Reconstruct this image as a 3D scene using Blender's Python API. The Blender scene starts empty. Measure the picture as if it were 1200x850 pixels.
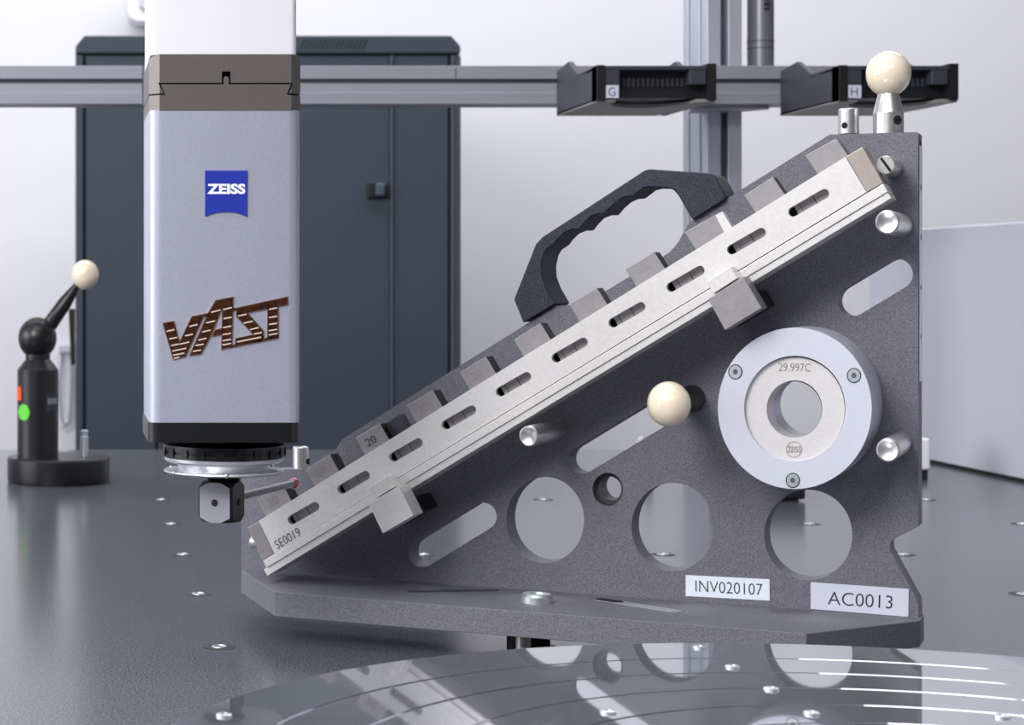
import bpy, bmesh, math, random
from mathutils import Vector, Matrix
from mathutils.geometry import tessellate_polygon
V = Vector
random.seed(4)
sc = bpy.context.scene
COL = sc.collection

# ------------------------------------------------------------------ camera
ZC = 0.205                       # lens height above the granite table (table top is z = 0)
F, CX, CY = 2400.0, 88.0, 333.0  # focal length and principal point of the shift lens, in pixels of 1200x850
cam_d = bpy.data.cameras.new('camera')
cam = bpy.data.objects.new('camera', cam_d); COL.objects.link(cam)
cam.location = (0, 0, ZC); cam.rotation_euler = (math.pi/2, 0, 0)
cam_d.sensor_fit = 'HORIZONTAL'; cam_d.sensor_width = 36; cam_d.lens = 36*F/1200
cam_d.shift_x = (600-CX)/1200; cam_d.shift_y = -(425-CY)/1200
cam_d.clip_start = 0.05; cam_d.clip_end = 50
cam_d.dof.use_dof = True; cam_d.dof.focus_distance = 1.13; cam_d.dof.aperture_fstop = 27
sc.camera = cam

# ------------------------------------------------------------------ light
w = bpy.data.worlds.new('world'); sc.world = w; w.use_nodes = True
w.node_tree.nodes['Background'].inputs[0].default_value = (0.80, 0.83, 0.92, 1)
w.node_tree.nodes['Background'].inputs[1].default_value = 0.30
def area(name, loc, target, sx, sy, power, col=(1, 1, 1)):
    l = bpy.data.lights.new(name, 'AREA'); l.shape = 'RECTANGLE'; l.size = sx; l.size_y = sy
    l.energy = power; l.color = col
    o = bpy.data.objects.new(name, l); COL.objects.link(o); o.location = loc
    o.rotation_euler = (V(target)-V(loc)).to_track_quat('-Z', 'Y').to_euler()
    return o
area('softbox_left', (-1.2, -0.3, 1.45), (0.35, 1.1, 0.1), 1.0, 0.9, 40, (1, 0.995, 0.99))
area('added_light_left', (-3.0, 1.2, 0.7), (0.5, 1.2, 0.1), 2.2, 1.7, 62, (0.95, 0.97, 1))  # added light for the left-hand bevels, no window in the wall
area('ceiling_light_front', (0.0, 0.9, 1.95), (0.0, 0.9, 0), 1.6, 0.8, 9, (0.97, 0.98, 1))
area('ceiling_light_back', (0.5, 3.0, 1.95), (0.5, 3.3, 0), 3.4, 0.9, 50, (0.97, 0.98, 1))
area('ceiling_light_behind', (-0.6, -1.4, 1.95), (-0.6, -1.4, 0), 2.4, 1.0, 26, (0.97, 0.98, 1))
sc.view_settings.view_transform = 'Standard'; sc.view_settings.look = 'None'
sc.view_settings.gamma = 1; sc.view_settings.use_curve_mapping = False
sc.view_settings.exposure = 0.25

# ------------------------------------------------------------------ materials
def srgb(r, g, b):
    f = lambda c: (c/255/12.92) if c/255 <= 0.04045 else ((c/255+0.055)/1.055)**2.4
    return (f(r), f(g), f(b), 1)
def mat(name, col, rough=0.5, metal=0.0, spec=0.5, noise=None, bump=None, aniso=0, coat=0, stretch=(1, 1, 1), rvar=0):
    """noise = (scale, dark factor, light factor); bump = (scale, strength, distance)"""
    m = bpy.data.materials.new(name); m.use_nodes = True
    nt = m.node_tree; b = nt.nodes['Principled BSDF']
    b.inputs['Base Color'].default_value = col
    b.inputs['Roughness'].default_value = rough; b.inputs['Metallic'].default_value = metal
    b.inputs['Specular IOR Level'].default_value = spec
    b.inputs['Coat Weight'].default_value = coat
    if aniso: b.inputs['Anisotropic'].default_value = aniso
    tc = nt.nodes.new('ShaderNodeTexCoord'); mp = nt.nodes.new('ShaderNodeMapping')
    mp.inputs['Scale'].default_value = stretch
    nt.links.new(tc.outputs['Object'], mp.inputs[0])
    if noise:
        n = nt.nodes.new('ShaderNodeTexNoise'); n.inputs['Scale'].default_value = noise[0]
        n.inputs['Detail'].default_value = 3
        nt.links.new(mp.outputs[0], n.inputs['Vector'])
        r = nt.nodes.new('ShaderNodeValToRGB')
        r.color_ramp.elements[0].position = 0.32; r.color_ramp.elements[1].position = 0.68
        r.color_ramp.elements[0].color = tuple(c*noise[1] for c in col[:3])+(1,)
        r.color_ramp.elements[1].color = tuple(min(1, c*noise[2]) for c in col[:3])+(1,)
        nt.links.new(n.outputs[0], r.inputs[0]); nt.links.new(r.outputs[0], b.inputs['Base Color'])
        if rvar:
            mr = nt.nodes.new('ShaderNodeMapRange')
            mr.inputs['To Min'].default_value = rough-rvar; mr.inputs['To Max'].default_value = rough+rvar
            nt.links.new(n.outputs[0], mr.inputs[0]); nt.links.new(mr.outputs[0], b.inputs['Roughness'])
    if bump:
        n2 = nt.nodes.new('ShaderNodeTexNoise'); n2.inputs['Scale'].default_value = bump[0]
        nt.links.new(mp.outputs[0], n2.inputs['Vector'])
        bp = nt.nodes.new('ShaderNodeBump'); bp.inputs['Strength'].default_value = bump[1]
        bp.inputs['Distance'].default_value = bump[2]
        nt.links.new(n2.outputs[0], bp.inputs['Height']); nt.links.new(bp.outputs[0], b.inputs['Normal'])
    return m
M = {}
M['wall'] = mat('white_wall', srgb(232, 231, 238), 0.9, noise=(3, 0.985, 1.0))
M['ceiling'] = mat('white_ceiling', srgb(235, 235, 235), 0.9)
M['wallg'] = mat('grey_wall', srgb(120, 120, 126), 0.9)
M['floor'] = mat('grey_floor', srgb(96, 96, 100), 0.6, noise=(6, 0.9, 1.1))
M['anod'] = mat('hard_anodised_grey', srgb(106, 106, 115), 0.55, 0.1, 0.3, noise=(2000, 0.52, 1.6), bump=(2400, 0.2, 0.0002))
M['anod_base'] = M['anod']
M['steel'] = mat('ground_steel', srgb(232, 229, 228), 0.36, 0.45, noise=(500, 0.95, 1.04))
M['steel_dull'] = mat('matt_gauge_steel', srgb(156, 151, 154), 0.42, 0.6, noise=(300, 0.93, 1.05))
M['steel_warm'] = mat('warm_ground_steel', srgb(176, 166, 160), 0.4, 0.7, noise=(200, 0.93, 1.06))
M['chrome'] = mat('turned_steel', srgb(214, 212, 212), 0.33, 0.9, noise=(400, 0.9, 1.05))
M['flange'] = mat('bright_aluminium', srgb(225, 226, 232), 0.32, 0.6)
M['cubeface'] = mat('lit_cube_face', srgb(150, 150, 160), 0.45, 0.3)  # reflection on the cube's front face put into a paler colour
M['cubed'] = mat('black_cube', srgb(26, 26, 30), 0.35, 0.3)
M['zinc'] = mat('zinc_plated_steel', srgb(206, 212, 216), 0.38, 0.9)
M['white_al'] = mat('matt_natural_aluminium', srgb(200, 202, 214), 0.5, 0.25, noise=(900, 0.97, 1.02))
M['ring'] = mat('satin_gauge_steel', srgb(222, 218, 218), 0.4, 0.4, noise=(700, 0.95, 1.03))
M['ivory'] = mat('ivory_ceramic', srgb(238, 222, 198), 0.16, 0, 0.5, coat=0.5)
M['black'] = mat('black_plastic', srgb(20, 21, 25), 0.35)
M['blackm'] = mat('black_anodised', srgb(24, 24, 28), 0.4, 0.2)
M['void'] = mat('black_gap', srgb(6, 6, 7), 0.8)
M['handle'] = mat('textured_black_plastic', srgb(44, 48, 60), 0.6, 0, 0.3, noise=(1100, 0.5, 1.7), bump=(1100, 0.5, 0.0004))
M['silver'] = mat('silver_lacquer', srgb(182, 184, 202), 0.38, 0.35, noise=(1400, 0.93, 1.06), coat=0.15)
M['bronze'] = mat('grey_brown_metal', srgb(112, 105, 102), 0.42, 0.4, noise=(1200, 0.9, 1.1))
M['ramwhite'] = mat('white_lacquer', srgb(236, 235, 240), 0.4)
M['blue'] = mat('blue_enamel', srgb(38, 56, 168), 0.35)
M['white'] = mat('white_print', srgb(245, 245, 250), 0.6)
M['ink'] = mat('black_print', srgb(28, 26, 28), 0.6)
M['etch'] = mat('etched_grey', srgb(130, 108, 104), 0.6)
M['etch2'] = mat('faint_etching', srgb(132, 126, 126), 0.6)
M['copper'] = mat('copper_lettering', srgb(120, 76, 54), 0.25, 0.9, noise=(500, 0.6, 1.5))
M['coppere'] = mat('bright_copper_edge', srgb(226, 190, 170), 0.2, 0.9)
M['label'] = mat('label_paper', srgb(226, 232, 242), 0.35)
M['label2'] = mat('grey_label_paper', srgb(206, 208, 224), 0.35)
M['ruby'] = mat('ruby', srgb(190, 4, 62), 0.08, 0, 0.8, coat=1)
M['granite'] = mat('black_granite', srgb(50, 51, 56), 0.19, 0, 0.3, noise=(850, 0.2, 5.5), rvar=0.05)
M['disc'] = mat('polished_aluminium', srgb(206, 208, 216), 0.035, 1.0)
_m = M['disc']; _nt = _m.node_tree; _b1 = _nt.nodes['Principled BSDF']
_b2 = _nt.nodes.new('ShaderNodeBsdfPrincipled'); _b2.inputs['Base Color'].default_value = srgb(158, 160, 168); _b2.inputs['Metallic'].default_value = 0.6
_b2.inputs['Roughness'].default_value = 0.42; _mx = _nt.nodes.new('ShaderNodeMixShader'); _mx.inputs[0].default_value = 0.25
_nt.links.new(_b1.outputs[0], _mx.inputs[1]); _nt.links.new(_b2.outputs[0], _mx.inputs[2])
_nt.links.new(_mx.outputs[0], _nt.nodes['Material Output'].inputs[0])
M['discbody'] = mat('dark_table_body', srgb(60, 60, 64), 0.5)
M['cab'] = mat('slate_cabinet_paint', srgb(54, 63, 76), 0.55, noise=(500, 0.93, 1.07))
M['cabl'] = mat('slate_cabinet_edge', srgb(66, 76, 90), 0.5)
M['rail'] = mat('anodised_extrusion', srgb(158, 158, 170), 0.45, 0.3, noise=(60, 0.96, 1.03), stretch=(0.05, 1, 1))
M['post'] = mat('anodised_post', srgb(188, 191, 202), 0.42, 0.4)
M['slot'] = mat('slot_shadow_grey', srgb(82, 84, 96), 0.6)
M['mag'] = mat('dark_grey_magazine', srgb(54, 56, 66), 0.5)
M['mag2'] = mat('black_magazine', srgb(14, 15, 19), 0.5)
M['tan'] = mat('grey_tan_tray', srgb(140, 134, 130), 0.5)
M['tube'] = mat('grey_sensor_tube', srgb(134, 134, 144), 0.35, 0.4)
M['panel'] = mat('light_grey_guard', srgb(190, 191, 202), 0.5)
M['orange'] = mat('orange_sticker', srgb(240, 92, 20), 0.5)
M['green'] = mat('green_sticker', srgb(96, 206, 60), 0.5)
M['cable'] = mat('white_cable', srgb(205, 205, 215), 0.5)

# ------------------------------------------------------------------ helpers
SQ = 0.92                                       # width-to-height ratio of round things
TA = math.atan(0.535); SA, CA = math.sin(TA), math.cos(TA)
NB = V((SA, CA, 0)); DR = V((CA, -SA, 0))       # normal into the angle plate, direction along it
CPL = 1.161
def PP(x, y, t=0.0):                            # point on a plane parallel to the plate front, t in front of it
    dx, dz = (x-CX)/F, (CY-y)/F
    Y = (CPL-t)/(SA*dx+CA)
    return V((dx*Y, Y, ZC+dz*Y))
def HP(x, y, Y): return V(((x-CX)/F*Y, Y, ZC+(CY-y)/F*Y))
def GP(x, y, Z=0.0):
    Y = (ZC-Z)*F/(y-CY); return V(((x-CX)/F*Y, Y, Z))

ROOT = {}
def obj(name, bm, m, parent=None, smooth=35, bevel=0, seg=2):
    me = bpy.data.meshes.new(name)
    bmesh.ops.recalc_face_normals(bm, faces=bm.faces)
    if parent: off = ROOT[parent.name]
    else:
        xs = [v.co for v in bm.verts]
        off = V(((min(p.x for p in xs)+max(p.x for p in xs))/2, (min(p.y for p in xs)+max(p.y for p in xs))/2, min(p.z for p in xs)))
    bmesh.ops.translate(bm, verts=bm.verts, vec=-off)
    bm.to_mesh(me); bm.free()
    for mm in (m if isinstance(m, (list, tuple)) else [m]): me.materials.append(mm)
    me.shade_smooth(); me.set_sharp_from_angle(angle=math.radians(smooth))
    o = bpy.data.objects.new(name, me); COL.objects.link(o)
    ROOT[o.name] = off
    if parent: o.parent = parent
    else: o.location = off
    if parent:                                  # sub-parts: keep offset relative to the parent's own origin
        o.location = (0, 0, 0)
    if bevel:
        b = o.modifiers.new('bevel', 'BEVEL'); b.width = bevel; b.segments = seg
        b.limit_method = 'ANGLE'; b.angle_limit = math.radians(40); b.harden_normals = True
    return o
def thing(name, label, cat, loc, group=None):
    o = bpy.data.objects.new(name, None); COL.objects.link(o); o.location = loc
    o.empty_display_size = 0.02
    ROOT[o.name] = V(loc); return tag(o, label, cat, group)
def tag(o, label=None, cat=None, group=None, kind=None):
    if label: o['label'] = label
    if cat: o['category'] = cat
    if group: o['group'] = group
    if kind: o['kind'] = kind
    return o
def ell(cx, cy, rx, ry, n=48, a0=0.0):
    return [(cx+rx*math.cos(a0+2*math.pi*i/n), cy-ry*math.sin(a0+2*math.pi*i/n)) for i in range(n)]
def stad(x0, y0, x1, y1, r, n=12, kx=1.0):      # slot outline in pixels between two end centres
    a = math.atan2(y1-y0, x1-x0); o = []
    for c, s in (((x1, y1), a-math.pi/2), ((x0, y0), a+math.pi/2)):
        for i in range(n+1):
            u = s+math.pi*i/n
            o.append((c[0]+r*kx*math.cos(u), c[1]+r*math.sin(u)))
    return o
def add_slab(bm, loops3, back, mi=0):           # loops3: outer + holes in 3D; back: vector to the rear copy
    tris = tessellate_polygon(loops3)
    flat = [p for l in loops3 for p in l]
    f = [bm.verts.new(p) for p in flat]; b = [bm.verts.new(p+back) for p in flat]
    for t in tris:
        for vs in ([f[i] for i in t], [b[i] for i in reversed(t)]):
            try: bm.faces.new(vs).material_index = mi
            except ValueError: pass
    k = 0
    for l in loops3:
        n = len(l)
        for i in range(n):
            j = (i+1) % n
            bm.faces.new((f[k+i], f[k+j], b[k+j], b[k+i])).material_index = mi
        k += n
def slab(outer, t, thick, holes=(), bm=None):   # in the plate frame
    bm = bm or bmesh.new()
    add_slab(bm, [[PP(x, y, t) for x, y in l] for l in [outer]+list(holes)], NB*thick); return bm
def hslab(outer, Y, thick, holes=(), bm=None):  # facing the camera squarely
    bm = bm or bmesh.new()
    add_slab(bm, [[HP(x, y, Y) for x, y in l] for l in [outer]+list(holes)], V((0, thick, 0))); return bm
def gslab(pts, z0, z1, bm=None):                # horizontal polygon of (x, y) world points
    bm = bm or bmesh.new()
    add_slab(bm, [[V((x, y, z1)) for x, y in pts]], V((0, 0, z0-z1))); return bm
def box(x0, x1, y0, y1, z0, z1, bm=None):
    return gslab([(x0, y0), (x1, y0), (x1, y1), (x0, y1)], z0, z1, bm)
def lathe(c, axis, prof, n=40, sq=True, bm=None, cap=True):   # prof: (height along axis, radius)
    bm = bm or bmesh.new(); axis = V(axis).normalized(); c = V(c)
    u = axis.orthogonal().normalized(); v = axis.cross(u); rings = []
    for h, r in prof:
        ring = []
        if r < 1e-6: ring = [bm.verts.new(c+axis*h)]
        else:
            for i in range(n):
                a = 2*math.pi*i/n; d = (u*math.cos(a)+v*math.sin(a))*r
                if sq: d.x *= SQ
                ring.append(bm.verts.new(c+axis*h+d))
        rings.append(ring)
    for A, B in zip(rings, rings[1:]):
        for i in range(n):
            j = (i+1) % n
            if len(A) == 1 and len(B) == 1: continue
            if len(A) == 1: bm.faces.new((A[0], B[i], B[j]))
            elif len(B) == 1: bm.faces.new((A[i], A[j], B[0]))
            else: bm.faces.new((A[i], A[j], B[j], B[i]))
    if cap:
        for R in (rings[0], rings[-1]):
            if len(R) > 1: bm.faces.new(R)
    return bm
def tube(pts, r, n=10, bm=None):
    bm = bm or bmesh.new(); rings = []
    for i, p in enumerate(pts):
        d = (pts[min(i+1, len(pts)-1)]-pts[max(i-1, 0)]).normalized()
        u = d.orthogonal().normalized() if not rings else (pu-d*pu.dot(d)).normalized()
        pu = u; v = d.cross(u)
        rings.append([bm.verts.new(p+(u*math.cos(2*math.pi*k/n)+v*math.sin(2*math.pi*k/n))*r) for k in range(n)])
    for A, B in zip(rings, rings[1:]):
        for i in range(n): bm.faces.new((A[i], A[(i+1) % n], B[(i+1) % n], B[i]))
    bm.faces.new(rings[0]); bm.faces.new(rings[-1]); return bm
def sphere(c, r, bm=None, n=40):
    bm = bm or bmesh.new()
    return lathe(c, (0, 0, 1), [(r*-math.cos(math.pi*i/24), r*math.sin(math.pi*i/24) if 0 < i < 24 else 0) for i in range(25)], n, True, bm, False)
def dark_sides(o, m, d=None):                   # paints shade onto faces that look along the plate to the right
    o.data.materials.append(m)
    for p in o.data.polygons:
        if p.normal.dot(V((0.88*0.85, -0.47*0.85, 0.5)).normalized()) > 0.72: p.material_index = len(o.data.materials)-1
def cut(bm, co, no):                            # remove what lies on the +no side, close the section
    g = bm.verts[:]+bm.edges[:]+bm.faces[:]
    r = bmesh.ops.bisect_plane(bm, geom=g, plane_co=co, plane_no=no, clear_outer=True)
    e = [x for x in r['geom_cut'] if isinstance(x, bmesh.types.BMEdge)]
    if e: bmesh.ops.holes_fill(bm, edges=e)
def text(name, body, quad, proj, m, parent, off=0.0, shear=0, squeeze=True):
    """flat print: quad = pixel corners TL, TR, BL of the lettering's bounding box"""
    cu = bpy.data.curves.new(name, 'FONT'); cu.body = body; cu.offset = off; cu.shear = shear; cu.resolution_u = 4
    cu.fill_mode = 'FRONT'
    t = bpy.data.objects.new(name, cu); COL.objects.link(t)
    dg = bpy.context.evaluated_depsgraph_get(); dg.update()
    me = bpy.data.meshes.new_from_object(t.evaluated_get(dg))
    bpy.data.objects.remove(t); bpy.data.curves.remove(cu)
    bm = bmesh.new(); bm.from_mesh(me); bpy.data.meshes.remove(me)
    x0 = min(v.co.x for v in bm.verts); x1 = max(v.co.x for v in bm.verts)
    y0 = min(v.co.y for v in bm.verts); y1 = max(v.co.y for v in bm.verts)
    TL, TR, BL = quad
    for v in bm.verts:
        a = (v.co.x-x0)/(x1-x0); b = (y1-v.co.y)/(y1-y0)
        v.co = proj(TL[0]+a*(TR[0]-TL[0])+b*(BL[0]-TL[0]), TL[1]+a*(TR[1]-TL[1])+b*(BL[1]-TL[1]))
    return obj(name, bm, m, parent)

# ------------------------------------------------------------------ the room
def struct(name, bm, m, **k): return tag(obj(name, bm, m, **k), kind='structure')
FZ = -0.9
struct('floor', box(-3.2, 4.2, -3, 4.3, FZ-0.05, FZ), M['floor'])
struct('wall_back', box(-3.2, 4.2, 4.2, 4.3, FZ, 2.0), M['wall'])
struct('wall_left', box(-3.2, -3.1, -3, 4.2, FZ, 2.0), M['wall'])
struct('wall_right', box(4.1, 4.2, -3, 4.2, FZ, 2.0), M['wallg'])
struct('wall_front', box(-3.1, 4.1, -3.0, -2.9, FZ, 2.0), M['wallg'])
struct('ceiling', box(-3.2, 4.2, -3, 4.3, 2.0, 2.05), M['ceiling'])

# ------------------------------------------------------------------ granite table with threaded inserts
tb = thing('granite_table', 'dark speckled granite measuring table with rows of steel threaded inserts', 'table', (0.2, 1.4, FZ))
obj('granite_slab', box(-0.75, 0.979, -0.2, 2.536, -0.22, 0), M['granite'], tb, bevel=0.002)
for (x, y) in ((-0.55, 0.1), (0.8, 0.1), (-0.55, 2.3), (0.8, 2.3)):
    obj('leg', box(x-0.06, x+0.06, y-0.06, y+0.06, FZ, -0.22), M['discbody'], tb)
x0c = (214.6-CX)/F*1.545
for j in range(5):
    Y = 1.156+0.1975*j
    for i in range(-1, 6):
        X = x0c-0.001*0+0.1818*i
        if X > 0.95: continue
        # skip what stands under the artefact's base
        if math.hypot((X-0.2898)/SQ, Y-0.6434) < 0.315: continue
        obj('threaded_insert', lathe((X, Y, 0), (0, 0, 1), [(0.0002, 0.0033), (0.0008, 0.0036), (0.0008, 0.0044), (0.0002, 0.0048)], 20, cap=False), M['zinc'], tb)
        obj('insert_recess', lathe((X, Y, 0), (0, 0, 1), [(0.00015, 0.0), (0.00015, 0.0100)], 24, cap=False), M['mag2'], tb)

# ------------------------------------------------------------------ polished round table in the foreground
DZ = 0.039
dc = V((0.3150*SQ, 0.6434, 0))
rt = thing('rotary_table', 'polished round aluminium turntable plate with concentric grooves in the foreground', 'turntable', (dc.x, dc.y, 0))
R = 0.3041; pr = [(DZ-0.012, R-0.001), (DZ-0.011, R), (DZ-0.0006, R), (DZ, R-0.0006)]
k = 0.2650
while k > 0.05:
    pr += [(DZ, k+0.0011), (DZ-0.0006, k+0.0008), (DZ-0.0006, k-0.0008), (DZ, k-0.0011)]; k -= 0.0335
pr += [(DZ, 0.0)]
obj('disc', lathe(dc, (0, 0, 1), [(DZ-0.012, 0)]+pr, 200, cap=False), M['disc'], rt, smooth=20)
obj('body', lathe(dc, (0, 0, 1), [(0.0, 0.17), (DZ-0.012, 0.17)], 80), M['discbody'], rt)
for x, y in ((819.8, 759.5), (858.3, 782.5), (904, 808.5), (951, 837), (712.5, 835.5), (1174, 841), (262.5, 839.5)):
    p = GP(x, y, DZ)
    obj('screw', lathe(p, (0, 0, 1), [(0.0, 0.0034), (0.0007, 0.0034), (0.001, 0.0028), (0.001, 0.0014), (0.0003, 0.0012), (0.0003, 0)], 16, cap=False), M['zinc'], rt)

# ------------------------------------------------------------------ angle plate artefact
ap = thing('angle_plate', 'dark grey triangular angle plate with drilled holes, carry handle and base flange', 'fixture', PP(680, 700, -0.01)*1.0)
ap.location.z = 0.0; ROOT[ap.name] = V(ap.location)
TP = 0.018
outer = [(282.8, 668), (282.8, 551.5), (357, 550), (374, 547), (391.8, 530), (400.6, 515.3), (613.7, 381.9), (636, 368), (650.5, 358.7), (664, 357.8), (672, 364.0),
         (706.8, 343), (775.4, 301.7), (784, 296), (790.5, 289.5), (795, 283.5), (805, 265.4), (810.4, 258.7), (972.4, 157.6), (1074.5, 154.8), (1076, 156.5),
         (1076.2, 617.5), (1047, 632.5), (1044, 635.5), (1042.8, 640), (1043.2, 645.5), (1076, 705.5), (1076.6, 726)]
holes = [ell(638.9, 609.6, 45.6, 50.4), ell(788.4, 617.8, 48.3, 51.8), ell(947.2, 627.3, 51.6, 53.1), ell(712.3, 573.8, 18, 19.5, 32),
         stad(495.3, 648.8, 565.8, 605.5, 16.3), stad(682, 539.5, 768, 487.5, 16.2), stad(999.3, 353, 1052, 321.4, 17.8), ell(931, 479, 36, 37)]
obj('upright_plate', slab(outer, 0, TP, holes), M['anod'], ap, bevel=0.0006)
# base flange
ZB, ZT = 0.0152, 0.0292
A_ = GP(282.8, 668.5, ZT); B_ = GP(322, 693.9, ZT); C_ = GP(945.2, 742.8, ZT); D_ = GP(1078, 727.5, ZT)
bk = NB*(TP+0.001); D2 = D_+V((0.003, 0.006, 0)); e0 = A_+bk; e1 = D2+bk*0.8
poly = [(p.x, p.y) for p in (A_, B_, C_, D_, D2, e1, e0)]
bm = gslab(poly, ZB, ZT)
obj('base_plate', bm, M['anod'], ap, bevel=0.0005)
# grooves (elongated milled slots) in the flange, shown as shallow dark recess plates with a steel-bright floor
def gslot(x0, y0, x1, y1, r, name, m, z=0.0003):
    a, b = GP(x0, y0, ZT), GP(x1, y1, ZT); d = (b-a).normalized(); n = V((-d.y, d.x, 0)); pts = []
    for c, s in ((b, 1), (a, -1)):
        for i in range(9):
            u = -math.pi/2+math.pi*i/8
            q = c+(d*math.cos(u)*s+n*math.sin(u)*s)*r; pts.append((q.x, q.y))
    return obj(name, gslab(pts, ZT-0.001, ZT+z), m, ap)
gslot(484, 693.5, 578, 692.2, 0.0032, 'elongated_slot', M['mag'])
gslot(706, 703.3, 790, 716.5, 0.0042, 'elongated_slot', M['rail'])
gslot(706, 703.3, 722, 705.8, 0.0040, 'slot_shadow', M['void'], 0.0004)
# feet and levelling screw
p = GP(629, 706, ZT)
sw = obj('levelling_screw', lathe((p.x, p.y, ZT), (0, 0, 1), [(0.0, 0.0092), (0.0035, 0.0092), (0.0048, 0.0082), (0.005, 0.0045), (0.003, 0.004), (0.003, 0)], 32), M['zinc'], ap)
obj('foot', lathe(HP(613, 750, 1.118)*1.0-V((0, 0, HP(613, 750, 1.118).z)), (0, 0, 1), [(0, 0.0044), (ZB, 0.0044)], 24), M['steel_dull'], ap)
q = HP(628, 750, 1.135)
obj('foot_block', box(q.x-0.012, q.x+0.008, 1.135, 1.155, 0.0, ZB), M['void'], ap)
for x, y in ((1020, 716),):
    q = GP(x, y, ZT)+NB*0.012
    obj('foot', lathe((q.x, q.y, 0), (0, 0, 1), [(0, 0.0044), (ZB, 0.0044)], 24), M['blackm'], ap)
# screw dots on the right edge
for y in (166, 219, 278, 337, 395):
    p = PP(1076.2, y, 0)+NB*(TP*0.5)+DR*0.0002
    obj('edge_screw', lathe(p, DR, [(0, 0.0017), (0.0004, 0.0015)], 12), M['blackm'], ap)
_e = [PP(1076.2, y, 0)+NB*a+DR*0.0001 for y, a in ((170, 0.003), (448, 0.003), (448, 0.016), (170, 0.016))]
_bm = bmesh.new(); add_slab(_bm, [_e], DR*0.0003); obj('edge_sheen', _bm, M['label'], ap)  # bright reflection of the side face put in as a pale strip
# handle
ho = [(613.0, 378.5), (602, 351), (627.5, 286.5), (635.2, 278), (755, 199.8), (761, 198.2), (833, 203.2), (838, 206.5), (850.5, 229.5), (849.5, 234), (811.5, 257.8),
      (807, 250.5), (795, 229.5), (789.5, 223), (781, 219.3), (762, 218.6), (754, 220.5), (741, 230.5), (733, 231), (724, 235), (716, 242), (709, 250.5), (701, 250.5), (692, 254), (685, 261), (679, 269.0), (671, 269), (662, 272.5), (655, 279), (650, 286.0), (641, 292), (637, 299), (634.2, 312), (634.8, 324), (640, 338), (650.5, 356.2)]
obj('handle', slab(ho, 0.0035, 0.033), M['handle'], ap, bevel=0.0022, seg=3)
# bearing ring (flange) with gauge
def pring(cx, cy, rx, ry, hx, hy, t, th, n=72): return slab(ell(cx, cy, rx, ry, n), t, th, [ell(cx, cy, hx, hy, n)])
TR = 0.044
mt = obj('ring_mount', pring(931.4, 478.8, 90.3, 94.7, 59.3, 61.6, TR, TR), M['white_al'], ap, bevel=0.0006)
for x, y in ((861.7, 436), (1000.7, 440.3), (929, 563.2)):
    s = obj('screw', slab(ell(x, y, 7.2, 7.8, 24), TR+0.0006, 0.002, [ell(x, y, 3.0, 3.3, 24, 0)]), M['zinc'], ap)
    obj('screw_recess', slab(ell(x, y, 8.4, 8.9, 24), TR+0.0002, 0.001), M['void'], ap)
    obj('socket', slab(ell(x, y, 3.2, 3.5, 6), TR+0.0003, 0.0005), M['slot'], ap)
_c = PP(931, 479.8, TR-0.0235); _r = 33.7/F*_c.y
obj('mount_sleeve', lathe(_c, NB, [(0, _r*1.02), (0, _r*1.6), (0.02, _r*1.6), (0.02, _r*1.09), (0.044, _r*1.09), (0.044, _r*1.0), (0.012, _r*1.0), (0.012, _r*0.97), (0.0, _r*0.97)], 64, cap=False), M['post'], ap)
_c = PP(712.3, 573.8, 0)
obj('bushing', lathe(_c, NB, [(0.005, 0.0090), (0.005, 0.0069), (0.024, 0.0069), (0.024, 0.0115), (0.0182, 0.0115), (0.0182, 0.0090)], 40, cap=False), M['discbody'], ap)
rg = obj('ring_gauge', pring(931, 479.8, 59.0, 61.3, 32.6, 33.7, TR-0.0026, 0.020), M['ring'], None, bevel=0.0004)
tag(rg, 'round steel ring gauge marked 29.997C seated inside the white flange ring', 'ring gauge')
PT = lambda t: (lambda x, y: PP(x, y, t))
text('engraved_number', '29.997C', ((912.5, 425.6), (950, 426.3), (912.5, 435)), PT(TR-0.0024), M['etch'], rg, off=-0.008)
obj('engraved_mark', slab(ell(930.5, 527, 9.4, 9.4, 40), TR-0.0024, 0.0002, [ell(930.5, 527, 8.7, 8.7, 40)]), M['etch2'], rg)
text('engraved_name', 'ZEISS', ((922.5, 523.3), (938.5, 523.3), (922.5, 530.5)), PT(TR-0.0024), M['etch2'], rg, off=0.01)
# pins
def frontpin(x, y, L, r, name='pin', cone=True, m=None):
    c = PP(x, y, L)
    pr = [(0.002, 0.0), (0.0004, r*0.62), (0, r*0.86), (0.0006, r), (L, r)] if cone else [(0, 0), (0, r*0.9), (0.0005, r), (L, r)]
    return obj(name, lathe(c, NB, pr, 32, cap=False), m or M['chrome'], ap)
frontpin(619.5, 511.4, 0.062, 0.0057); frontpin(1039.7, 260.4, 0.062, 0.0061); frontpin(1040.5, 527.8, 0.055, 0.0060)
p4 = frontpin(1037.6, 193.5, 0.034, 0.0049, 'slotted_screw', False)
bm = slab([(1031.0, 186.2), (1033.2, 184.0), (1045.0, 199.6), (1042.6, 202.0)], 0.0342, 0.0005)
obj('screw_slot', bm, M['void'], ap)
# middle reference ball on its stem
c = PP(784, 473.8, 0.060)
obj('ball_stem', lathe(c, NB, [(0, 0.005), (0.013, 0.0055), (0.022, 0.0075), (0.060, 0.0075)], 32), M['blackm'], ap)
obj('reference_ball', sphere(c, 0.0121), M['ivory'], ap)
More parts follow.
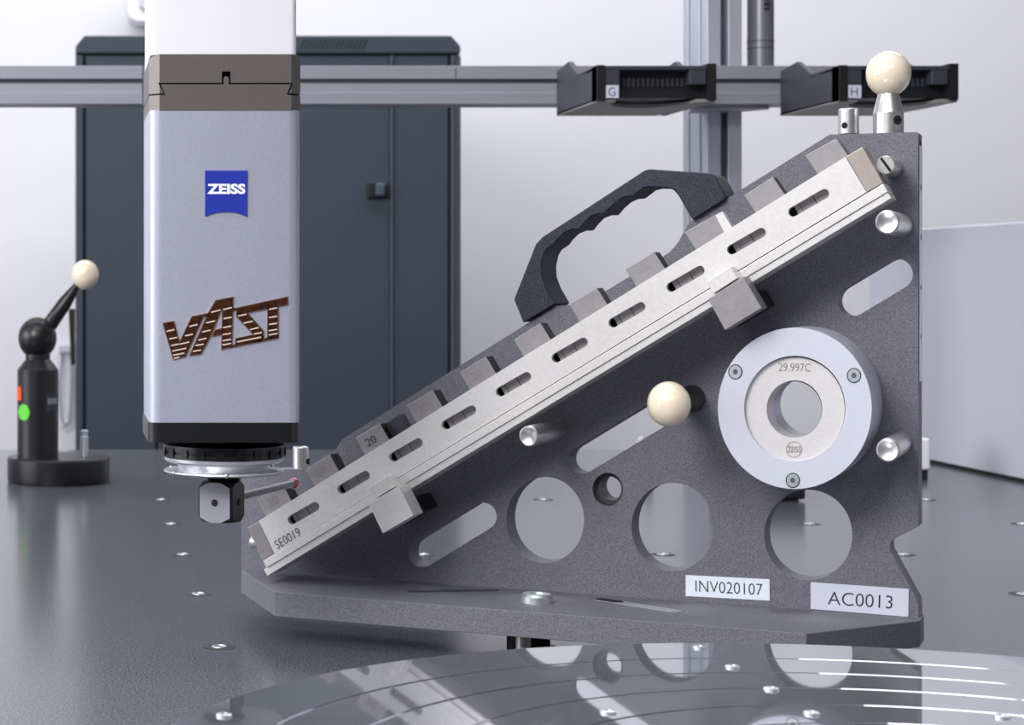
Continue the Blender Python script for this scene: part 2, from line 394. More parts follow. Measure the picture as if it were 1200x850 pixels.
# things standing on the plate's edges: top ball holder, small posts
def toppost(xc, ytop, ybot, r, t, hole, prof=None, name='post'):
    b = PP(xc, ybot, t); top = PP(xc, ytop, t); h = top.z-b.z
    o = obj(name, lathe((b.x, b.y, b.z), (0, 0, 1), prof(h) if prof else [(0, r), (h-0.0006, r), (h, r-0.0006), (h, r*0.75), (h-0.002, r*0.7), (h-0.002, 0)], 36, cap=not prof), M['chrome'], ap, smooth=12)
    hx, hy, hr = hole; fx = PP(hx, hy, t); d = V((fx.x-b.x, 0, 0))
    rx = r*SQ; s = max(-0.95, min(0.95, d.x/rx)); n = V((s, -math.sqrt(1-s*s), 0)); pos = V((b.x+n.x*rx, b.y+n.y*r, fx.z))
    obj('cross_hole', lathe(pos-n*0.003, n, [(0, hr), (0.0033, hr)], 16), M['void'], ap)
toppost(994.5, 127.5, 157, 0.0057, -0.009, (984.8, 148, 0.0017))
toppost(352.5, 523.5, 551, 0.0053, -0.009, (360.8, 541, 0.0019))
toppost(1041, 108, 157, 0.0083, -0.009, (1045.5, 142, 0.0025), lambda h: [(0, 0), (0, 0.0083), (h*0.5, 0.0083), (h*0.93, 0.0058), (h+0.002, 0.0054), (h+0.002, 0)], 'ball_holder')
obj('reference_ball', sphere(PP(1041, 86.6, -0.009), 0.0122), M['ivory'], ap)
# labels
lb = obj('label_sticker', slab([(803.5, 674.2), (901.8, 679.2), (901.8, 704.2), (803.5, 698.8)], 0.0004, 0.0003), M['label'], ap); tag(lb, 'white sticker printed INV020107')
text('label_print', 'INV020107', ((815.0, 680.3), (893.3, 684.6), (815.0, 693.6)), PT(0.0006), M['ink'], ap, off=-0.012)
lb = obj('label_sticker', slab([(951, 682.6), (1063.9, 690.4), (1064.9, 691.4), (1064.4, 722.3), (1063, 723), (951, 714), (950, 713), (950, 683.4)], 0.0004, 0.0003), M['label2'], ap); tag(lb, 'light grey sticker printed AC0013')
text('label_print', 'AC0013', ((970.5, 693.3), (1046.0, 698.5), (970.0, 708.5)), PT(0.0006), M['ink'], ap, off=-0.012)

# ------------------------------------------------------------------ step gauge SE0019
T0 = 0.045
sg = thing('step_gauge', 'long pale steel step gauge with slotted cover, clamped diagonally across the angle plate', 'gauge', PP(660, 420, T0))
def lerp(a, b, s): return (a[0]+(b[0]-a[0])*s, a[1]+(b[1]-a[1])*s)
sl = [(355.7, 601.6, 18.7), (414.5, 565.4, 19.3), (475.7, 527.4, 19.8), (537.7, 489.4, 20.5), (601.7, 450.5, 20.9), (667.6, 410.4, 21.4), (734.7, 369, 21.9), (803.4, 326.8, 22.5), (874.7, 282.7, 23.0), (947.7, 237.7, 24.2)]
sh = []
for i, (x, y, hl) in enumerate(sl):
    a = math.atan(-0.60); r = 5.5+0.03*i; dx = (hl-r)*1.0; k = 0.575
    sh.append(stad(x-dx, y+dx*k, x+dx, y-dx*k, r, 8, 0.97))
main = [(303, 610.7), (990.8, 183.8), (1015.3, 225.3), (321.5, 648.9)]
obj('slotted_cover', slab(main, T0, 0.004, sh), M['steel'], sg)
obj('end_block', slab([(289.4, 618.9), (302.6, 611.1), (320.9, 648.9), (308.2, 656.6)], T0-0.0006, 0.022), M['steel_dull'], sg, bevel=0.0003)
obj('end_block', slab([(991.2, 183.5), (1010.8, 172.0), (1034.6, 214.2), (1015.7, 225.2)], T0-0.0006, 0.022), M['steel_warm'], sg, bevel=0.0003)
# rail below the cover: three lengthwise faces
def strip(name, a, b, c, d, t, th, m, bv=0.0003): return obj(name, slab([a, b, c, d], t, th), m, sg, bevel=bv)
strip('base_rail', (308.4, 657.4), (1035.2, 215.0), (1040.4, 224.6), (312.3, 665.8), T0+0.001, 0.024, M['steel'])
strip('lower_lip', (309.0, 667.9), (1040.6, 225.4), (1044.4, 232.2), (313.2, 675.4), T0, 0.022, M['steel'])
obj('carrier_bar', slab([(291.5, 623.5), (993, 190), (1035, 226), (313, 670)], T0-0.022, 0.010), M['steel_dull'], sg)
# end screw
c = PP(297.3, 636, T0-0.009)
obj('end_screw', lathe(c, -DR, [(-0.004, 0.0035), (0.001, 0.0035), (0.0022, 0.0024), (0.0026, 0)], 20), M['chrome'], sg)
# gauge blocks
bl = [((300.5, 585.5), (330.7, 573.3)), ((358.2, 550.8), (386.5, 532.4)), ((416.5, 513.5), (445.2, 496.2)), ((476.3, 475.7), (507.3, 457.3)), ((538.4, 436.7), (569.5, 417.8)),
      ((601.8, 398.4), (633.6, 378.6)), ((666.7, 357.3), (699.6, 337.4)), ((732.7, 315.9), (766.9, 295.2)), ((802, 272.7), (837.6, 252)), ((871.8, 229.3), (906, 207.3)), ((943.2, 182.6), (980.4, 162.1))]
for i, (a, b) in enumerate(bl):
    if i == 0: b = (331.0, 566.8)
    s = 1+0.012*i; d = (12.5+0.55*i, 23.5*s)
    o = obj('gauge_block', slab([a, b, (b[0]+d[0]*1.15, b[1]+d[1]*1.15), (a[0]+d[0]*1.15, a[1]+d[1]*1.15)], T0-0.0046, 0.013), M['steel_dull'], sg, bevel=0.0003)
    dark_sides(o, M['blackm'])  # shade of the right-hand sides painted in black
    if i < 5:
        mx = (a[0]+b[0])/2+3.6*s; my = (a[1]+b[1])/2+11.5*s; ux, uy = 0.86, -0.52; hw = 6.2; hh = 4.6
        TLq = (mx-hw*ux-hh*0.5, my-hw*uy-hh*0.86)
        text('engraved_twenty', '20', (TLq, (TLq[0]+2*hw*ux, TLq[1]+2*hw*uy), (TLq[0]+hh, TLq[1]+hh*1.75)), PT(T0-0.0044), M['ink'] if i == 2 else M['etch2'], o, off=-0.01)
obj('spacer_block', slab([(452, 496.5), (467.8, 486), (479, 508), (463, 519)], T0-0.010, 0.010), M['mag'], sg)
obj('spacer_block', slab([(838, 252.4), (846.6, 247.8), (858, 267), (849, 272.5)], T0-0.003, 0.008), M['steel'], sg)
# spacers seen in the slots: two touching pieces with a fine joint, gap on the left
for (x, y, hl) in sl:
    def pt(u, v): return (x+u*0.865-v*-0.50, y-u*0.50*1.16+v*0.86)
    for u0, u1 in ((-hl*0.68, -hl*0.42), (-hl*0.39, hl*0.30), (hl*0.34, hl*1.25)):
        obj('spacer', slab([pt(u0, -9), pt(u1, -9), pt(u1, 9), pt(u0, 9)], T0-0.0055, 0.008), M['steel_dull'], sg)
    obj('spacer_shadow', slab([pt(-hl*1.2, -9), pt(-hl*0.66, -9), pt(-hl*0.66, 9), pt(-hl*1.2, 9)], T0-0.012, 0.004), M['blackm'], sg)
text('engraved_serial', 'SE0019', ((320.6, 635.0), (348.5, 618.2), (325.0, 644.3)), PT(T0+0.0003), M['ink'], sg, off=-0.012)
# the two clamps belong to the angle plate
def clamp(lower, upper, ubase, x, y):
    obj('clamp_jaw', slab(upper, T0+0.014, 0.013), M['steel'], ap, bevel=0.0003)
    obj('clamp_block', slab(lower, T0+0.017, 0.017), M['steel_dull'] if x > 800 else M['ring'], ap, bevel=0.0003)
    # bracket between jaw and plate
    bx = [(lower[0][0]+(lower[1][0]-lower[0][0])*0.1, lower[0][1]+(lower[1][1]-lower[0][1])*0.1), lower[1], lower[2], lower[3]]
    cx = sum(p[0] for p in lower)/4; cy = sum(p[1] for p in lower)/4
    l_ = lower; sm = [(lerp(l_[0], l_[3], 0.5)), (lerp(l_[1], l_[2], 0.45)), lerp(l_[1], l_[2], 0.93), lerp(l_[0], l_[3], 0.93)]
    obj('clamp_bracket', slab(sm, T0, T0), M['blackm'], ap)
clamp([(432, 590.8), (467.3, 569.6), (484.7, 604.5), (448.5, 625.6)], [(430.8, 572.7), (454.1, 558.2), (461.2, 571.5), (437.4, 585.9)], 0, 458, 590)
clamp([(829.4, 350.8), (870.8, 324.1), (892.7, 360.9), (849.6, 387)], [(828.6, 330), (856.5, 312.4), (864.1, 326.1), (835.3, 344.7)], 0, 860, 350)

# ------------------------------------------------------------------ probe head
YH = 1.05
hx0, hx1 = (175.3-CX)/F*YH, (352.3-CX)/F*YH
HD = 0.088
def zz(y, Y=YH): return ZC+(CY-y)/F*Y
def rrect(x0, x1, y0, y1, r, n=6):
    o = []
    for cx, cy, a in ((x1-r, y1-r, 0), (x0+r, y1-r, 90), (x0+r, y0+r, 180), (x1-r, y0+r, 270)):
        for i in range(n+1):
            u = math.radians(a+90*i/n); o.append((cx+r*math.cos(u), cy+r*math.sin(u)))
    return o
hd = thing('probe_head', 'silver probe head with blue badge hanging from white ram above the table', 'probe', ((hx0+hx1)/2, YH+HD/2, zz(612, 1.09)))
obj('ram', gslab(rrect(hx0+0.0005, (348-CX)/F*YH, YH+0.001, YH+HD, 0.003), zz(64), 0.62), M['ramwhite'], hd)
obj('housing', gslab(rrect(hx0-0.0002, hx1, YH, YH+HD, 0.0062, 8), zz(496), zz(129)), M['silver'], hd, smooth=50)
xr = 353.2; xl = 175.0
def chamfered(outline):
    bm = hslab(outline, YH-0.0003, HD-0.002)
    X0, X1 = (xl-CX)/F*YH, (xr-CX)/F*YH; c = 0.0052
    cut(bm, V((X0+c, YH-0.0003, 0)), V((-1, -1, 0))); cut(bm, V((X1-c, YH-0.0003, 0)), V((1, -1, 0)))
    return bm
up = [(xl, 109.4), (xl, 69), (181, 63.5), (350, 63.5), (xr, 69), (xr, 109.4), (338.5, 109.4), (343.8, 97), (270.2, 97), (270.2, 83.6), (260.0, 83.6), (260.0, 97), (185.3, 97), (191.6, 109.4)]
lo = [(xl, 129.2), (xl, 111.2), (193.6, 111.2), (188.2, 98.8), (262, 98.8), (262, 91), (264, 89.5), (266, 89.5), (268, 91), (268, 98.8), (341.0, 98.8), (336, 111.2), (xr, 111.2), (xr, 129.2)]
bm = chamfered(up)
obj('mounting_collar', bm, M['bronze'], hd)
obj('dovetail_plate', chamfered(lo), M['bronze'], hd)
obj('collar_core', box(hx0+0.003, hx1-0.003, YH+0.004, YH+HD-0.006, zz(128), zz(66)), M['void'], hd)
obj('end_cap', gslab(rrect(hx0-0.0008, hx1-0.0003, YH-0.0006, YH+HD, 0.0065, 8), zz(519), zz(495.5)), M['black'], hd, smooth=50, bevel=0.004, seg=4)
obj('badge', hslab([(240.3, 200), (290, 200), (289.6, 254.3), (283, 251), (276, 249.2), (265, 248.3), (254, 249.2), (247, 251), (240.3, 253.7)], YH-0.0006, 0.0006), M['blue'], hd)
HT = lambda d: (lambda x, y: HP(x, y, YH-d))
text('badge_print', 'ZEISS', ((242.6, 215.3), (287.6, 215.3), (242.6, 227.6)), HT(0.0008), M['white'], hd, off=0.045)
# copper lettering
S7 = 1200/170.0
def q(l): return [(180+x/S7, 330+y/S7) for x, y in l]
L = [[(80, 348), (165, 332), (215, 505), (318, 293), (450, 267), (445, 284), (410, 291), (262, 618), (165, 642)],
     [(452, 266), (515, 160), (655, 132), (655, 218), (556, 236), (478, 432), (390, 598), (303, 608)],
     [(572, 235), (655, 218), (645, 542), (565, 557)], [(510, 405), (572, 391), (572, 432), (490, 450)],
     [(655, 228), (692, 221), (1108, 130), (1108, 188), (772, 258), (692, 266), (692, 236), (655, 240)],
     [(688, 262), (772, 257), (908, 412), (906, 470), (835, 444), (690, 292)],
     [(680, 475), (835, 442), (906, 455), (890, 492), (680, 520)], [(645, 530), (1028, 452), (1028, 466), (645, 542)],
     [(946, 225), (1028, 212), (1028, 460), (945, 475)]]
def grow(l, g):
    cx = sum(p[0] for p in l)/len(l); cy = sum(p[1] for p in l)/len(l); n = len(l); o = []
    ar = sum(l[i][0]*l[(i+1) % n][1]-l[(i+1) % n][0]*l[i][1] for i in range(n)); sg_ = 1 if ar > 0 else -1
    for i in range(n):
        a, b, c = V(l[i-1]), V(l[i]), V(l[(i+1) % n]); d1 = (b-a).normalized(); d2 = (c-b).normalized()
        n1 = V((d1.y, -d1.x))*sg_; n2 = V((d2.y, -d2.x))*sg_; m = (n1+n2)
        if m.length < 0.3: m = n1
        m = m.normalized(); kk = min(2.0, 1/max(0.4, m.dot(n1))); o.append(tuple(b+m*g*kk))
    return o
bm = bmesh.new(); bm2 = bmesh.new()
for l in L:
    hslab(q(grow(l, 7)), YH-0.0005, 0.0005, bm=bm2); hslab(q(l), YH-0.0008, 0.0004, bm=bm)
obj('lettering_edge', bm2, M['coppere'], hd); tag(obj('lettering', bm, M['copper'], hd), 'copper letters reading VAST')
st = '108,412,172,398 130,475,195,462 145,530,212,517 155,575,270,552 162,610,255,592 170,635,212,625 295,372,365,355 260,450,325,435 218,518,295,500 475,255,552,235 435,342,508,325 400,418,472,402 370,485,438,470 345,530,415,518 325,578,392,567 575,232,648,215 578,308,645,295 575,382,643,368 572,440,640,428 572,490,640,478 570,525,640,512 700,285,770,270 745,345,820,328 798,398,870,380 830,435,895,422 690,500,890,460 955,230,1022,218 955,298,1022,288 955,355,1022,345 952,408,1022,395 952,442,1022,430'
bm = bmesh.new()
for s_ in st.split():
    a, b, c, d = map(float, s_.split(',')); hslab(q([(a, b-5), (c, d-5), (c, d+6), (a, b+6)]), YH-0.0009, 0.0002, bm=bm)
obj('lettering_stripes', bm, mat('pale_copper_print', srgb(222, 200, 188), 0.4), hd)
# coupling below the cap
YC = 1.094; hc = HP(262.5, 540, YC); hcx = hc.x
zc = lambda y: ZC+(CY-y)/F*YC
C0 = V((hcx, YC, 0)); px = YC/F/SQ
obj('coupling_cone', lathe(C0, (0, 0, 1), [(zc(519), 62*px), (zc(515), 70*px)], 48), M['blackm'], hd)
bm = lathe(C0, (0, 0, 1), [(zc(535.5), 69*px), (zc(534.5), 71*px), (zc(529), 71*px), (zc(528.5), 70*px), (zc(527), 70*px), (zc(526.5), 71*px), (zc(520), 71*px), (zc(518), 60*px)], 48)
obj('locking_ring', bm, M['black'], hd)
for k in range(10):
    a = math.radians(-170+k*18); r = 71*px
    pos = C0+V((math.cos(a)*r*SQ, math.sin(a)*r, zc(528)))
    d = V((math.cos(a), math.sin(a), 0)); u = V((-d.y, d.x, 0))
    b = bmesh.new(); add_slab(b, [[pos+u*s1*0.0022+V((0, 0, s2*0.0022))+d*0.0006 for s1, s2 in ((-1, -1), (1, -1), (1, 1), (-1, 1))]], -d*0.002)
    obj('grip_tab', b, M['blackm'], hd)
obj('upper_flange', lathe(C0, (0, 0, 1), [(zc(542), 58*px), (zc(541), 66*px), (zc(538.5), 69.5*px), (zc(534), 70*px)], 64), M['flange'], hd)
obj('flange_neck', lathe(C0, (0, 0, 1), [(zc(553), 52*px), (zc(541), 55*px)], 48), M['flange'], hd)
obj('adapter_disc', lathe(C0, (0, 0, 1), [(zc(554.5), 60*px), (zc(553), 69*px), (zc(551.6), 70.5*px), (zc(550.4), 70*px), (zc(550.4), 50*px)], 72), M['flange'], hd)
for a_ in (-92, -150, -32, 90, 30, 150):
    a = math.radians(a_); pos = C0+V((math.cos(a)*69*px*SQ, math.sin(a)*69*px, zc(551.0)))
    obj('flange_pin', sphere(pos, 0.0014, n=12), M['zinc'], hd)
cc = HP(259.5, 587.5, 1.090); SQC = 0.0208
obj('hub', lathe(C0, (0, 0, 1), [(zc(566), 17*px), (zc(560), 20*px), (zc(554), 26*px)], 32), M['blackm'], hd)
def cube_at(c, hw, hh, u, v, ch):
    bm = bmesh.new(); w_ = V((0, 0, 1))
    add_slab(bm, [[c-v*hw+u*a*hw+w_*b*hh for a, b in ((-1, -1), (1, -1), (1, 1), (-1, 1))]], v*2*hw)
    for b in (-1, 1):
        for k in range(16):
            th = 2*math.pi*(k+0.5)/16; d = u*math.cos(th)+v*math.sin(th)
            cut(bm, c+d*hw*1.02+w_*b*hh, d*0.92+w_*b)
    for a in (-1, 1):
        for b in (-1, 1): cut(bm, c+u*a*(hw-ch*0.3)+v*b*hw, (u*a+v*b))
    return bm
CU = V((0.905*0.96, -0.43, 0)); CV = V((0.43, 0.90, 0)).normalized(); CU.normalize()
cb = obj('stylus_cube', cube_at(cc, 0.0098, 0.0106, CU, CV, 0.0042), [M['cubed'], M['cubeface']], hd)
for p_ in cb.data.polygons:
    if p_.normal.dot(-CV) > 0.97: p_.material_index = 1
for n_ in (-CV, CU):
    obj('tapped_hole', lathe(cc+n_*0.0092, n_, [(0, 0.0019), (0.0008, 0.0019)], 20), M['void'], hd)
bp_ = V(PP(344.5, 567, 0.0)); sb = V(HP(343.5, 566.8, 1.178))
dr = (sb-cc).normalized()
obj('stylus_shaft', tube([cc+dr*0.006, sb], 0.0021, 16), M['tube'], hd)
obj('stylus_tip', sphere(sb+dr*0.001, 0.0032), M['ruby'], hd)

# ------------------------------------------------------------------ sphere stand on the left
YS = 2.125
ss = thing('sphere_stand', 'black round stand with jointed arm and ivory ball at the left', 'stand', (HP(68, 560, YS).x, YS, 0))
zs = lambda y: ZC+(CY-y)/F*YS
s1 = YS/F
P0 = V((HP(68.5, 0, YS).x, YS, 0)); P1 = V((HP(44.5, 0, YS).x, YS-0.01, 0))
obj('base', lathe(P0, (0, 0, 1), [(0, 59*s1/SQ), (0.003, 60*s1/SQ), (zs(537), 60*s1/SQ), (zs(535), 58.5*s1/SQ), (zs(535), 0)], 64), M['black'], ss)
obj('column', lathe(P1, (0, 0, 1), [(zs(536), 24*s1/SQ), (zs(433), 24*s1/SQ), (zs(424), 17*s1/SQ), (zs(421), 14.5*s1/SQ), (zs(408), 14.5*s1/SQ)], 40), M['black'], ss)
obj('ball_joint', sphere(V((HP(44, 0, YS).x, YS-0.01, zs(396))), 24.5*s1), M['black'], ss)
a0 = V((HP(58, 0, YS).x, YS-0.01, zs(381))); a1 = V((HP(92, 0, YS).x, YS-0.01, zs(332))); da = (a1-a0)
obj('arm', lathe(a0, da, [(-0.006, 6*s1), (0, 9*s1), (da.length*0.55, 8.2*s1), (da.length, 3.6*s1)], 24, False), M['black'], ss)
obj('reference_ball', sphere(V((HP(99.8, 0, YS).x, YS-0.01, zs(322.2))), 17.4*s1), M['ivory'], ss)
b0 = V((HP(99, 0, YS).x, YS, 0))
obj('threaded_stud', lathe(b0, (0, 0, 1), [(zs(537), 5.2*s1), (zs(512), 5.2*s1), (zs(511), 4.4*s1), (zs(505), 4.6*s1), (zs(504), 3.6*s1)], 20), M['zinc'], ss)
def on_col(pxs, y, lift=0.0006):                # wrap a pixel outline onto the column's front
    out = []
    for x, yy in pxs:
        X = HP(x, 0, YS).x; r = 24*s1; s = max(-0.97, min(0.97, (X-P1.x)/r)); rr = 24*s1/SQ+lift
        out.append(V((P1.x+s*(r+lift), P1.y-math.sqrt(1-s*s)*rr, zs(yy))))
    return out
def patch(name, loop, m):
    bm = bmesh.new(); xs = [p[0] for p in loop]; k = 6
    g = []
    x0, x1 = min(xs), max(xs); y0 = min(p[1] for p in loop); y1 = max(p[1] for p in loop)
    for i in range(k):
        xa, xb = x0+(x1-x0)*i/k, x0+(x1-x0)*(i+1)/k
        def span(x):
            if len(loop) == 4: return y0, y1
            s = math.sqrt(max(0, 1-((x-(x0+x1)/2)/((x1-x0)/2))**2)); m_ = (y0+y1)/2; return m_-s*(y1-y0)/2, m_+s*(y1-y0)/2
        ya0, ya1 = span(xa); yb0, yb1 = span(xb)
        ps = on_col([(xa, ya1), (xb, yb1), (xb, yb0), (xa, ya0)], 0)
        vs = [bm.verts.new(p) for p in ps]; vb = [bm.verts.new(p+V((0, 0.0006, 0))) for p in ps]
        bm.faces.new(vs); bm.faces.new(vb[::-1])
    return obj(name, bm, m, ss)
patch('sticker', [(20.6, 452), (26, 452), (26, 468), (20.6, 468)], M['orange'])['label'] = 'orange square sticker'
patch('sticker', [(22, 472), (36, 472), (36, 491), (22, 491), (22, 480)], M['green'])['label'] = 'round green sticker'
patch('sticker', [(54, 459), (67, 459), (67, 480), (54, 480)], M['mag'])['label'] = 'small black sticker with grey print'
patch('sticker_print', [(56, 465), (66.5, 465), (66.5, 472), (56, 472)], M['rail'])

# ------------------------------------------------------------------ rack frame behind
YR = 2.2
rx_ = lambda x, Y=YR: (x-CX)/F*Y
zr = lambda y, Y=YR: ZC+(CY-y)/F*Y
rf = thing('rack_frame', 'silver aluminium extrusion frame, horizontal rail fixed to a vertical post', 'frame', (rx_(850), 2.27, 0))
XL, XRR = -0.35, rx_(1040)
zt, zb = zr(77), zr(122)
prof = [(0, zb), (0, zr(109)), (0.0015, zr(107.5)), (0.0015, zr(98)), (0.007, zr(96.5)), (0.007, zr(93)), (0, zr(92.5)), (0, zt), (0.045, zt), (0.045, zb)]
bm = bmesh.new(); add_slab(bm, [[V((XL, YR+a, b)) for a, b in prof]], V((XRR-XL, 0, 0)))
obj('rail', bm, M['rail'], rf, bevel=0.0006)
obj('rail_groove', box(XL, XRR, YR+0.0055, YR+0.0075, zr(96.8), zr(92.8)), M['slot'], rf)
obj('rail_joint', box(rx_(533.2), rx_(534.6), YR-0.0003, YR+0.002, zr(92.5), zr(80)), M['slot'], rf)
obj('rail_joint', box(rx_(166.5), rx_(168.5), YR-0.0003, YR+0.002, zb, zt), M['slot'], rf)
YP = YR+0.045
X0 = rx_(829, YP); X1 = rx_(869.5, YP); XM = (X0+X1)/2; g = 0.004
pl = [(X0, YP), (XM-g, YP), (XM-g, YP+0.008), (XM+g, YP+0.008), (XM+g, YP), (X1, YP), (X1, YP+0.09), (X0, YP+0.09),
      (X0, YP+0.072), (X0+0.007, YP+0.072), (X0+0.007, YP+0.062), (X0, YP+0.062), (X0, YP+0.030), (X0+0.007, YP+0.030), (X0+0.007, YP+0.020), (X0, YP+0.020)]
obj('post', gslab(pl, 0.0005, 0.75), M['post'], rf, bevel=0.0008)
bm = gslab([(XM-g, YP+0.0075), (XM+g, YP+0.0075), (XM+g, YP+0.0085), (XM-g, YP+0.0085)], 0.0, 0.75)
obj('post_groove', bm, M['slot'], rf)
br = [(rx_(815), YR+0.01), (rx_(905), YR+0.01), (rx_(870), YR+0.06), (rx_(826), YR+0.06)]
obj('bracket', gslab(br, zb-0.005, zb), M['rail'], rf)
# sensor tube rising behind the rail
tx = HP(891.3, 0, 2.27).x; st_ = thing('sensor_tube', 'grey cylindrical tube standing upright behind the rail beside the post', 'tube', (tx, 2.27, zt))
rT = 15*2.27/F
# rests on a small shelf plate at rail height
zt2 = zr(76, 2.27)-0.004
obj('tube_body', lathe((tx, 2.27, 0), (0, 0, 1), [(zt, rT/SQ), (0.5, rT/SQ), (0.75, rT/SQ)], 40), M['tube'], st_)
for y in (50, 58):
    z = ZC+(CY-y)/F*2.27
    obj('ring_groove', lathe((tx, 2.27, 0), (0, 0, 1), [(z, rT/SQ+0.0003), (z+0.0012, rT/SQ+0.0003)], 40), M['slot'], st_)
for k_, (y, h) in enumerate(((14, 3), (9, 4), (3, 4))):
    z = ZC+(CY-y)/F*2.27
    obj('print_mark', box(tx-0.0015, tx+0.0045, 2.27-rT/SQ-0.0006, 2.27-rT/SQ+0.001, z, z+h*2.27/F), M['ink'], st_)
ROOT[rf.name] = V(rf.location)
obj('tube_shelf', box(tx-0.02, tx+0.02, YR+0.03, 2.29, zt-0.006, zt), M['rail'], rf)

# magazines
def magazine(dx, letter, label):
    YF = 2.03; f = lambda x, Y=YF: HP(x, 0, Y).x
    xa, xb = f(699.5+dx), f(839+dx*0.996)
    if letter == 'H': xa, xb = f(983.5), f(1122.5)
    z0, z1 = zr(118.3, YF), zr(77, YF); zbk = zr(77)
    r = thing('stylus_magazine', label, 'magazine', ((xa+xb)/2, YR, z0), 'stylus magazines on the rail')
    w_ = xb-xa
    # left cheek: profile in the y-z plane
    pf = [(YF, z0), (YF, z1), (2.075, z1-0.001), (2.10, z1-0.004), (2.15, z1+0.017), (YR-0.0002, z1+0.012), (YR-0.0002, z0-0.001)]
    for X in (xa, xb-0.006):
        bm = bmesh.new(); add_slab(bm, [[V((X, a, b)) for a, b in pf]], V((0.006, 0, 0))); obj('side_cheek', bm, M['mag'], r, bevel=0.0008)
    # bottom tray with a U-shaped opening
    n = 14; cxm = (xa+xb)/2; tr = [(xa, YF+0.002), (xa+w_*0.16, YF+0.002)]
    tr += [(cxm-w_*0.34*math.cos(math.pi*i/n), YF+0.012+0.055*math.sin(math.pi*i/n)) for i in range(n+1)]
    tr += [(xb-w_*0.16, YF+0.002), (xb, YF+0.002), (xb, YF+0.10), (xb-0.012, YR-0.0002), (xa, YR-0.0002)]
    obj('tray', gslab(tr, z0-0.001, z0+0.002), M['tan'], r)
    obj('cover', box(xa, xb, YF+0.0, 2.11, z1-0.004, z1), M['mag'], r, bevel=0.0006)
    obj('back_block', box(xa+0.006, xb-0.006, 2.045, 2.12, z0+0.004, z1-0.004), M['mag2'], r)
    for X in (xa+0.0062, xb-0.026):
        obj('guide_block', box(X, X+0.0165, YF, YF+0.02, zr(99, YF), z1-0.004), M['mag'], r, bevel=0.001)
    obj('end_post', box(xa, xa+0.0075, YF-0.0015, YF+0.02, z0, z1+0.0005), M['mag2'], r)
    obj('end_post', box(xb-0.009, xb, YF-0.0015, YF+0.02, z0+0.001, z1+0.002), M['mag2'], r)
    for i in range(14):
        X = xa+0.024+i*(w_-0.055)/13
        obj('brush_tuft', box(X, X+0.0022, YF+0.012, YF+0.02, zr(100, YF), zr(91, YF)), M['mag'], r)
    lx = xa+0.0088; lw = 14.5*YF/F
    lab = obj('letter_plate', box(lx, lx+lw, YF-0.0022, YF, zr(115, YF), zr(100, YF)), M['label2'], r)
    pxl = CX+lx*F/YF
    text('plate_letter', letter, ((pxl+3.3, 102.4), (pxl+11.2, 102.4), (pxl+3.3, 112.6)), lambda x, y: HP(x, y, YF-0.0025), M['ink'], lab, off=-0.01)
magazine(0, 'G', 'black stylus magazine with the letter plate G on the rail')
magazine(284, 'H', 'black stylus magazine with the letter plate H behind the top ivory ball')

# ------------------------------------------------------------------ slate cabinet
YK = 3.3
kx = lambda x: (x-CX)/F*YK
kz = lambda y: ZC+(CY-y)/F*YK
cab = thing('server_cabinet', 'tall slate grey metal cabinet with perforated lid standing behind the probe', 'cabinet', (kx(314), YK+0.3, FZ))
a, b = kx(88.5), kx(540)
obj('body', box(a, b, YK+0.015, YK+0.6, FZ, kz(62)), M['cab'], cab)
obj('lid', hslab([(88.5, 63), (88.5, 54), (99, 41.5), (529, 41.5), (540, 54), (540, 63)], YK, 0.6), M['cab'], cab, bevel=0.003)
for x0_, x1_, m_, nm in ((88.5, 97, 'cab', 'frame_post'), (101, 182, 'cab', 'door'), (186, 457, 'cab', 'door'), (457.5, 461, 'cabl', 'frame_post'), (462, 525.5, 'cab', 'door'), (529, 533, 'cabl', 'frame_post'), (533.5, 540, 'cab', 'frame_post')):
    obj(nm, box(kx(x0_), kx(x1_), YK+(0.0 if nm == 'frame_post' else 0.004), YK+0.016, FZ+0.02, kz(65)), M[m_], cab, bevel=0.001)
for i in range(15):
    for j in range(3):
        xx = 354+i*5.2-j*2; yy = 46+j*4.2
        obj('vent_slot', hslab([(xx, yy+3.2), (xx+2.6, yy), (xx+4.2, yy), (xx+1.6, yy+3.2)], YK-0.001, 0.004), M['mag2'], cab)
lk = obj('lock_handle', hslab([(430.5, 214), (454.5, 214), (454.5, 232), (430.5, 232)], YK-0.006, 0.012), M['mag2'], cab, bevel=0.002)
obj('lock_knob', hslab([(441, 214.5), (452, 215), (450.5, 230), (441, 230)], YK-0.018, 0.012), M['cabl'], cab, bevel=0.003)
obj('side_handle', hslab([(80.5, 362), (88, 362), (88, 428), (83, 428)], YK+0.05, 0.02), M['mag2'], cab, bevel=0.002)

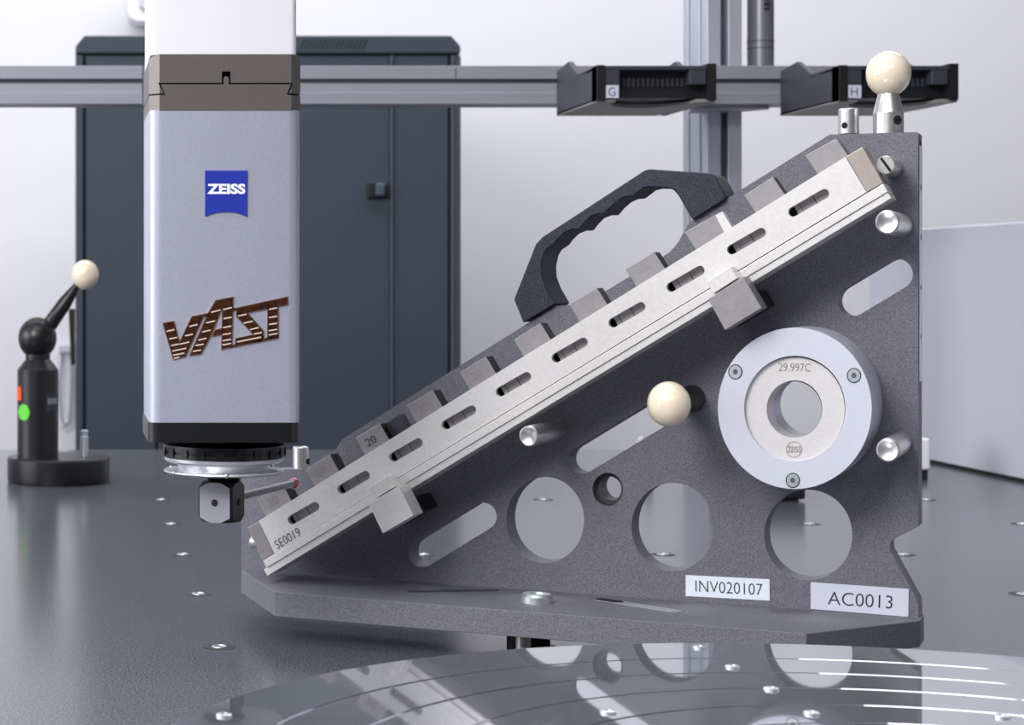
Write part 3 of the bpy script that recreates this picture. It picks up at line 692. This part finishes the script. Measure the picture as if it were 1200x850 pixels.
# wall fittings
wb = thing('wall_dispenser', 'white rounded box on the wall above the cabinet, half hidden by ram', 'box', (HP(172, 0, 4.14).x, 4.15, HP(0, 25, 4.14).z))
obj('casing', hslab([(149, -30), (199, -30), (199, 16), (194, 23), (186, 25.5), (160, 25.5), (152, 21), (149, 13)], 4.12, 0.08), M['ramwhite'], wb, bevel=0.012, seg=4)
obj('cover', hslab([(163, -25), (190, -25), (190, 8), (182, 13), (170, 13), (163, 8)], 4.113, 0.01), M['cable'], wb, bevel=0.004)
pts = [V((HP(x, 0, 4.15).x, 4.165, HP(0, y, 4.15).z)) for x, y in ((72, 412), (70, 430), (68, 450), (68.5, 472), (70, 490), (74, 501), (79, 496), (81, 470), (81.5, 440), (80, 415), (76, 408), (72, 412))]
wc = obj('wall_cable', tube(pts, 0.006, 8), M['cable']); tag(wc, 'thin white cable loop hanging on the wall left of the cabinet', 'cable')
hk = obj('wall_hook', hslab([(68, 405), (84, 405), (84, 414), (68, 414)], 4.15, 0.05), M['cable'], None, bevel=0.004); tag(hk, 'small white hook holding the cable loop on the wall', 'hook')

# right-hand guard along the table edge
gd = thing('side_guard', 'light grey guard panel along the right edge of the granite table', 'panel', (0.99, 1.4, FZ))
obj('guard_panel', box(0.9805, 1.012, 0.2, 2.53, FZ, zz(0)*0+0.270), M['panel'], gd, bevel=0.003)
obj('gap_strip', box(0.9765, 0.9803, 0.2, 2.53, 0.0002, 0.004), M['mag2'], gd)  # dark strip added to stand for the gap along the table

# small items on the table partly hidden by the angle plate
Yb = 1.93
sbk = thing('black_block', 'low black block on the table seen through the rightmost large hole', 'block', (HP(905, 0, Yb).x, Yb+0.04, 0))
obj('block_body', box(HP(862, 0, Yb).x, HP(944.5, 0, Yb).x, Yb, Yb+0.08, 0.002, HP(0, 545, Yb).z), M['blackm'], sbk, bevel=0.002)
obj('block_foot', box(HP(870, 0, Yb).x, HP(938, 0, Yb).x, Yb+0.005, Yb+0.07, 0.0, 0.003), M['mag2'], sbk)
Yw = 2.14
wbx = thing('white_device', 'small white box on black foot beside right edge of the angle plate', 'device', (HP(1075, 0, Yw).x, Yw+0.03, 0))
obj('device_body', box(HP(1058, 0, Yw).x, HP(1091, 0, Yw).x, Yw, Yw+0.06, 0.010, HP(0, 514, Yw).z), M['ramwhite'], wbx, bevel=0.003)
obj('device_foot', box(HP(1062, 0, Yw).x, HP(1089, 0, Yw).x, Yw+0.004, Yw+0.05, 0.0, 0.010), M['mag2'], wbx)
dm = obj('grey_knob', lathe((HP(753, 0, 2.2).x, 2.2, 0), (0, 0, 1), [(0, 0.012), (0.02, 0.012), (0.03, 0.011), (0.038, 0.008), (0.042, 0.003), (0.043, 0)], 24), M['rail'])
tag(dm, 'small grey rounded knob on the table seen through the middle slot', 'knob')
